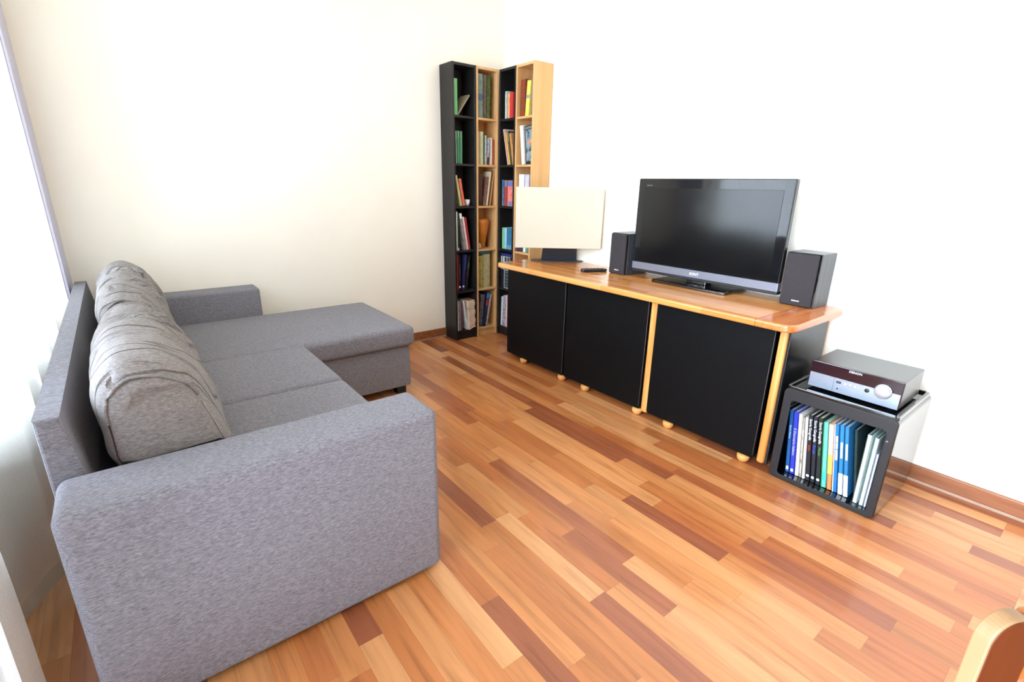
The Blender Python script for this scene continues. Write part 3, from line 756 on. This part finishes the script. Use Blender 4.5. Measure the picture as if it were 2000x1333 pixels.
for (tw, c, s0, th, h, ln, dep, c1, c2, words, bands) in BK:
    ex = [(a, b_, cm(k), e) for (a, b_, k, e) in bands]
    nm = 'magazine' if 'magazine' in words else 'booklet' if 'booklet' in words else 'box_file' if 'box file' in words else 'book'
    t = make_book(cmp_label(words, tw, c), th, h, dep, cm(c1, c2), nm != 'box_file', -1 if ln > 0 else 1, nm.replace('_', ' '), 'books in the corner bookcases', nm, ex)
    st = .10 if 'orange cone' in words else .004 if 'sticking' in words else .014 if dep >= .14 else .022
    place(t, tw, SHZ[c-1]+.0005, s0, th, ln, st)
    if 'round white mark' in words:
        xm = (-th/2 if ln > 0 else th/2)
        obj('round_mark', lathe([(0, 0), (.0085, 0), (.0085, .0008), (0, .0008)], 16, mtx=Matrix.Translation((xm, .0, .03)) @ Matrix.Rotation(PI/2, 4, 'X')), 'white', t)

# teal book lying flat across the two map books
for k, (zz, th, cc, w) in enumerate(((.2735, .014, (56, 112, 108), 'teal book lying flat on top of the map patterned books'),
                                    (.2880, .010, (120, 126, 122), 'grey book lying flat, topmost above the teal one'))):
    t = make_book(cmp_label(w, 2, 5), th, .118, .12, cm(cc), True, 1, 'book', 'books in the corner bookcases')
    o, _ = ORI[2]; t.location = (o+.008, -TD+.024, SHZ[4]+zz+th); t.rotation_euler = (0, PI/2, 0)

# pile of thin folded booklets, bottom of the left black bookcase
for i in range(20):
    q = i/19
    t = thing('booklet', 'thin cream and brown booklet in the flat pile, bottom shelf, left black bookcase', 'booklet', (0, 0, 0), 0, 'booklets piled flat on the bottom shelf')
    n = 8; th = .0115
    def outl(dz):
        r = []
        for k in range(n+1):
            x = .060*k/n; r.append((x, dz-.018*(1-q*.8)*(x/.060-1)**2*(1 if i < 14 else .4)))
        return r
    lo = outl(0); hi = outl(th*.62)
    pts = lo+hi[::-1]
    zb = min(p[1] for p in pts) if i == 0 else None
    b = bmesh.new(); A = [b.verts.new((p[0], 0, p[1])) for p in pts]; B = [b.verts.new((p[0], .125, p[1])) for p in pts]
    b.faces.new(A); b.faces.new(B[::-1])
    for k in range(len(pts)): b.faces.new((A[k], A[(k+1) % len(pts)], B[(k+1) % len(pts)], B[k]))
    obj('pages', b, cm((236, 226, 206)), t)
    lo2 = outl(th*.62); hi2 = outl(th*.95); pts = lo2+hi2[::-1]
    b = bmesh.new(); A = [b.verts.new((p[0], .0005, p[1])) for p in pts]; B = [b.verts.new((p[0], .125, p[1])) for p in pts]
    b.faces.new(A); b.faces.new(B[::-1])
    for k in range(len(pts)): b.faces.new((A[k], A[(k+1) % len(pts)], B[(k+1) % len(pts)], B[k]))
    obj('cover', b, cm((176, 122, 92)), t)
    o, _ = ORI[1]; t.location = (o+.108-.010*q, -TD-.004+.006*math.sin(i), SHZ[5]+.019+i*th)
    t.rotation_euler = (0, 0, 0)

# cup, cone vase, stone
def small(name, label, cat, bm, mat, tw, z, s, dy, rot=(0, 0, 0)):
    t = obj(name, bm, mat, None, True); t['label'] = label; t['category'] = cat
    o, k = ORI[tw]; t.location = (o+s, -TD+dy, z) if k == 0 else (-TD+dy, o-s, z); t.rotation_euler = rot; return t
small('cup', 'small white cup beside the leaning red book in the left black bookcase', 'cup',
      lathe([(0, 0), (.013, 0), (.018, .012), (.022, .046), (.0205, .046), (.016, .014), (0, .010)], 24), 'white', 1, SHZ[2]+.0005, .137, .060)
small('cone_vase', 'orange wooden cone shaped vase with a rounded top in the left birch bookcase', 'vase',
      lathe([(0, 0), (.020, 0), (.024, .01), (.036, .07), (.049, .14), (.058, .195), (.058, .210), (.052, .224), (.036, .232), (0, .235)], 40), plain('orange_wood_vase', C(196, 116, 36), .4, var=.12, scale=14), 2, SHZ[3]+.0005, .082, .078)
small('stone', 'small pale stone at the foot of the orange cone shaped vase', 'stone',
      lathe([(0, 0), (.014, .002), (.019, .014), (.015, .032), (.007, .044), (0, .047)], 14), plain('pale_stone', C(170, 160, 140), .8, var=.15, scale=90), 2, SHZ[3]+.0005, .022, .024)

# disc cases and framed book on the fifth shelf of the right black bookcase
for k, (s, th, c1, w) in enumerate(((.004, .022, (40, 22, 26), 'dark red and black case'), (.028, .018, (30, 38, 42), 'black case, second from the left'), (.048, .072, (34, 46, 52), 'wide dark case with a white frame'))):
    t = make_book(cmp_label(w, 3, 5), th, .150, .12, cm(c1), True, 1, 'case', 'cases on the fifth shelf', 'case')
    place(t, 3, SHZ[4]+.0005, s, th, 0)
    if k == 2:
        b = box(0, .004, -.0012, 0, 0, .15); box(th-.004, th, -.0012, 0, 0, .15, bm=b); box(0, th, -.0012, 0, 0, .004, bm=b); box(0, th, -.0012, 0, .146, .15, bm=b)
        obj('white_border', b, 'white', t)
        for r in range(5): obj('title_band', box(.012, .060, -.001, 0, .014+.027*r, .030+.027*r), cm((84, 100, 104)), t)
for k, (s, th, c1, w) in enumerate(((.002, .013, (226, 228, 224), 'slim white case at the left'), (.0165, .013, (130, 134, 134), 'slim grey case'), (.031, .013, (236, 238, 236), 'slim white case beside the gridded one'), (.0455, .075, (70, 72, 76), 'wide grey gridded case'))):
    t = make_book(cmp_label(w+' in the upper row', 3, 5), th, .105, .12, cm(c1), True, 1, 'case', 'cases on the fifth shelf', 'case')
    place(t, 3, SHZ[4]+.152, s, th, 0)
    if k == 3:
        b = box(0, .003, -.0012, 0, 0, .105); box(th-.003, th, -.0012, 0, 0, .105, bm=b); box(0, th, -.0012, 0, .102, .105, bm=b); box(.036, .039, -.0012, 0, 0, .105, bm=b); box(0, th, -.0012, 0, .04, .052, bm=b)
        obj('white_border', b, 'white', t)
t = make_book(cmp_label('blue folder lying flat on top of the cases', 3, 5), .022, .140, .12, cm((48, 54, 120)), True, 1, 'folder', None, 'folder')
o, _ = ORI[3]; t.location = (-TD+.022, o-.004, SHZ[4]+.2585+.022); t.rotation_euler = (0, PI/2, -PI/2)

# picture book facing out in the right birch bookcase
t = thing('picture_book', 'dark bordered picture book facing outward beside the leaning white book', 'book', (0, 0, 0), 0)
m, tt, pp = material('cover_picture'); setp(pp, .35)
tc = tt.new('ShaderNodeTexCoord'); nn = tt.new('ShaderNodeTexNoise'); nn.inputs['Scale'].default_value = 17; nn.inputs['Detail'].default_value = 2
tt.link(tc.outputs['Object'], nn.inputs['Vector'])
tt.link(tt.ramp(nn.outputs[0], [(.34, C(26, 34, 40)), (.44, C(90, 96, 100)), (.52, C(90, 160, 178)), (.60, C(198, 120, 104)), (.68, C(214, 168, 140))]), pp.inputs['Base Color'])
obj('cover', box(0, .088, 0, .010, 0, .262, .001, 1), cm((34, 36, 40)), t)
obj('cover_picture', box(.011, .079, -.0008, .0, .020, .232), m, t)
obj('cover_band', box(.006, .082, -.0008, .0, .238, .254), cm((120, 120, 118)), t)
place(t, 4, SHZ[1]+.0005, .078, 0, -6.5, .030); t.rotation_euler = (0, math.radians(-6), -PI/2)

# ------------------------------------------------------------------ books in the storage cube
CB = [ # y of lower left corner, thickness, height, colour, words, extras
 (-2.686, .0178, .290, (24, 84, 140), 'steel blue book at the left end', 'blue'),
 (-2.7045, .021, .288, (40, 50, 190), 'royal blue dictionary with large lilac lettering', 'diz'),
 (-2.727, .0165, .286, (240, 236, 232), 'white book right of the royal blue one', ''),
 (-2.7450, .0100, .276, (150, 140, 124), 'narrow grey patterned book between two white ones', 'pat'),
 (-2.7565, .0120, .280, (244, 240, 238), 'narrow white book', ''),
 (-2.7705, .0185, .296, (18, 20, 24), 'black book with white and red lettering, leftmost of three black ones', 'r'),
 (-2.7905, .0185, .296, (20, 24, 34), 'black book with white and blue lettering, middle one of three', 'b'),
 (-2.8105, .0205, .298, (18, 26, 26), 'black book with white and green lettering, rightmost of three', 'g'),
 (-2.8325, .0205, .288, (96, 206, 178), 'mint green book', 'mint'),
 (-2.8545, .0200, .290, (232, 130, 74), 'orange and pink book', 'or'),
 (-2.8760, .0190, .296, (24, 106, 168), 'blue book with white title blocks', 'bl'),
 (-2.8965, .0185, .300, (30, 116, 176), 'blue book with a white lower part, left of a matching pair', 'bw'),
 (-2.9160, .0180, .300, (30, 112, 170), 'blue book with a white lower part, right of a matching pair', 'bw'),
]
SPX = -.432
def place_c(t, y, lean, x=SPX): t.location = (x, y, .0215); t.rotation_euler = (0, math.radians(lean), -PI/2)
def strow(par, s, x, z, size, mat, nm='title_lettering'):
    """spine lettering reading downwards, on the spine plane y=0"""
    mt = Matrix.Translation((x, -.0006, z)) @ Matrix(((0, 1, 0), (0, 0, -1), (-1, 0, 0))).to_4x4()
    return text(nm, s, size, mat, par, mt, .0002)
for (y, th, h, c1, w, sty) in CB:
    th -= .0018; t = make_book(w+' in the storage cube', th, h, .20, cm(c1), True, 1, 'book', 'books in the storage cube')
    place_c(t, y, -6-.3*[q[0] for q in CB].index(y))
    m = th/2
    if sty == 'blue': strow(t, 'Storia Atlante', m, .19, .011, cm((196, 216, 232))); obj('round_mark', box(.003, th-.003, -.0008, 0, .012, .028, .001, 1), 'white', t)
    if sty == 'diz': strow(t, 'Il Dizionario Italiano', m, .150, .0155, cm((188, 184, 246))); obj('round_mark', box(.004, th-.004, -.0008, 0, .010, .024, .001, 1), cm((200, 200, 250)), t)
    if sty == 'pat': obj('title_band', box(.001, th-.001, -.0006, 0, .02, .22), cm((64, 56, 44), (200, 190, 170)), t)
    if sty in 'rbg' and sty:
        strow(t, 'Storia Geografia', m, .232, .0145, 'white'); strow(t, {'r': 'Italia', 'b': 'Europa', 'g': 'Mondo'}[sty], m, .150, .014, cm({'r': (200, 40, 40), 'b': (60, 90, 210), 'g': (70, 150, 70)}[sty]))
        obj('round_mark', lathe([(0, 0), (.0062, 0), (.0062, .0006), (0, .0006)], 16, mtx=Matrix.Translation((m, 0, .022)) @ Matrix.Rotation(PI/2, 4, 'X')), 'white', t)
    if sty == 'mint':
        obj('title_band', box(0, .004, -.0006, .0, 0, h), cm((38, 130, 76)), t); obj('title_band', box(.005, th-.001, -.0006, 0, .03, .07), cm((60, 196, 190)), t)
    if sty == 'or':
        obj('title_band', box(.001, th-.001, -.0006, 0, .155, h-.004), cm((240, 176, 158)), t); obj('title_band', box(.001, th-.001, -.0006, 0, .07, .155), cm((246, 176, 84)), t)
    if sty == 'bl':
        obj('title_band', box(0, .003, -.0006, 0, 0, h), 'white', t)
        for z0, z1 in ((.218, .246), (.190, .215), (.142, .186)): obj('title_band', box(.006, th-.003, -.0006, 0, z0, z1), cm((214, 220, 240)), t)
    if sty == 'bw':
        obj('lower_band', box(.0005, th-.0005, -.0006, 0, 0, .092), 'white', t); obj('title_band', box(.005, th-.004, -.0006, 0, .158, .226), cm((232, 238, 250)), t)
t = make_book('dark green and blue large book standing deep behind in the storage cube', .012, .285, .20, cm((16, 60, 74), (22, 40, 28)), True, 1, 'book', 'books in the storage cube')
place_c(t, -2.9400, -10, -.395)
for k, (y, th, h, w, ln, c1) in enumerate(((-2.9540, .0150, .300, 'pale grey folder, the left one of two tilting left', -1.0, (206, 222, 218)), (-2.9760, .0140, .296, 'pale grey folder, the right one of two tilting left', -.5, (210, 226, 222)),
                                    (-2.9935, .0060, .235, 'thin pale lilac sheet folder at the right end', -.4, (214, 214, 236)))):
    t = make_book(w+' in the storage cube', th, h, .20, cm(c1), False, 1, 'folder', 'folders in the storage cube', 'folder')
    place_c(t, y, ln, -.445)

# ------------------------------------------------------------------ plywood chair at the right edge
ch = thing('dining_chair', 'orange wooden dining chair with round-topped back post at the lower right edge', 'chair', (-1.86, -3.62, 0), 0)
da = Vector((.88, -.475, 0)); na = Vector((.475, .88, 0))
Rm = Matrix((da, na, Vector((0, 0, 1)))).transposed().to_4x4()
origin = Vector((-2.055, -3.425, 0))
def cm_(v=(0, 0, 0)): return Matrix.Translation(origin+Vector(v)-ch.location) @ Rm
def post(s0):
    o = [(x+s0+.025, z+.431) for x, z in rrect(.05, .862, (.0245, .0245, .006, .006), 10)]
    o2 = [(x+s0+.025, z+.431) for x, z in rrect(.047, .858, (.023, .023, .006, .006), 10)]
    p = obj('back_post', prism(o, 0, .0145, 'y', .0015, 2, mtx=cm_()), 'ply', ch)
    obj('shaded_face', prism(o2, -.0010, 0, 'y', 0, 1, mtx=cm_()), 'plyface_shaded', p, label='orange brown face with shade in its colour')
post(.011); post(.371)
for z0, z1 in ((.775, .857), (.60, .67)):
    obj('back_rail', box(.056, .376, .006, .018, z0, z1, .003, 2, mtx=cm_()), 'rail', ch)
obj('seat', prism([(x+.216, y-.23) for x, y in rrect(.42, .42, .07, 6)], .44, .458, 'z', .004, 2, mtx=cm_()), 'rail', ch)
for x in (.045, .385):
    obj('front_leg', box(x-.02, x+.02, -.41, -.38, 0, .44, .006, 2, mtx=cm_()), 'rail', ch)
    obj('side_rail', box(x-.012, x+.012, -.385, .002, .40, .44, .003, 2, mtx=cm_()), 'rail', ch)
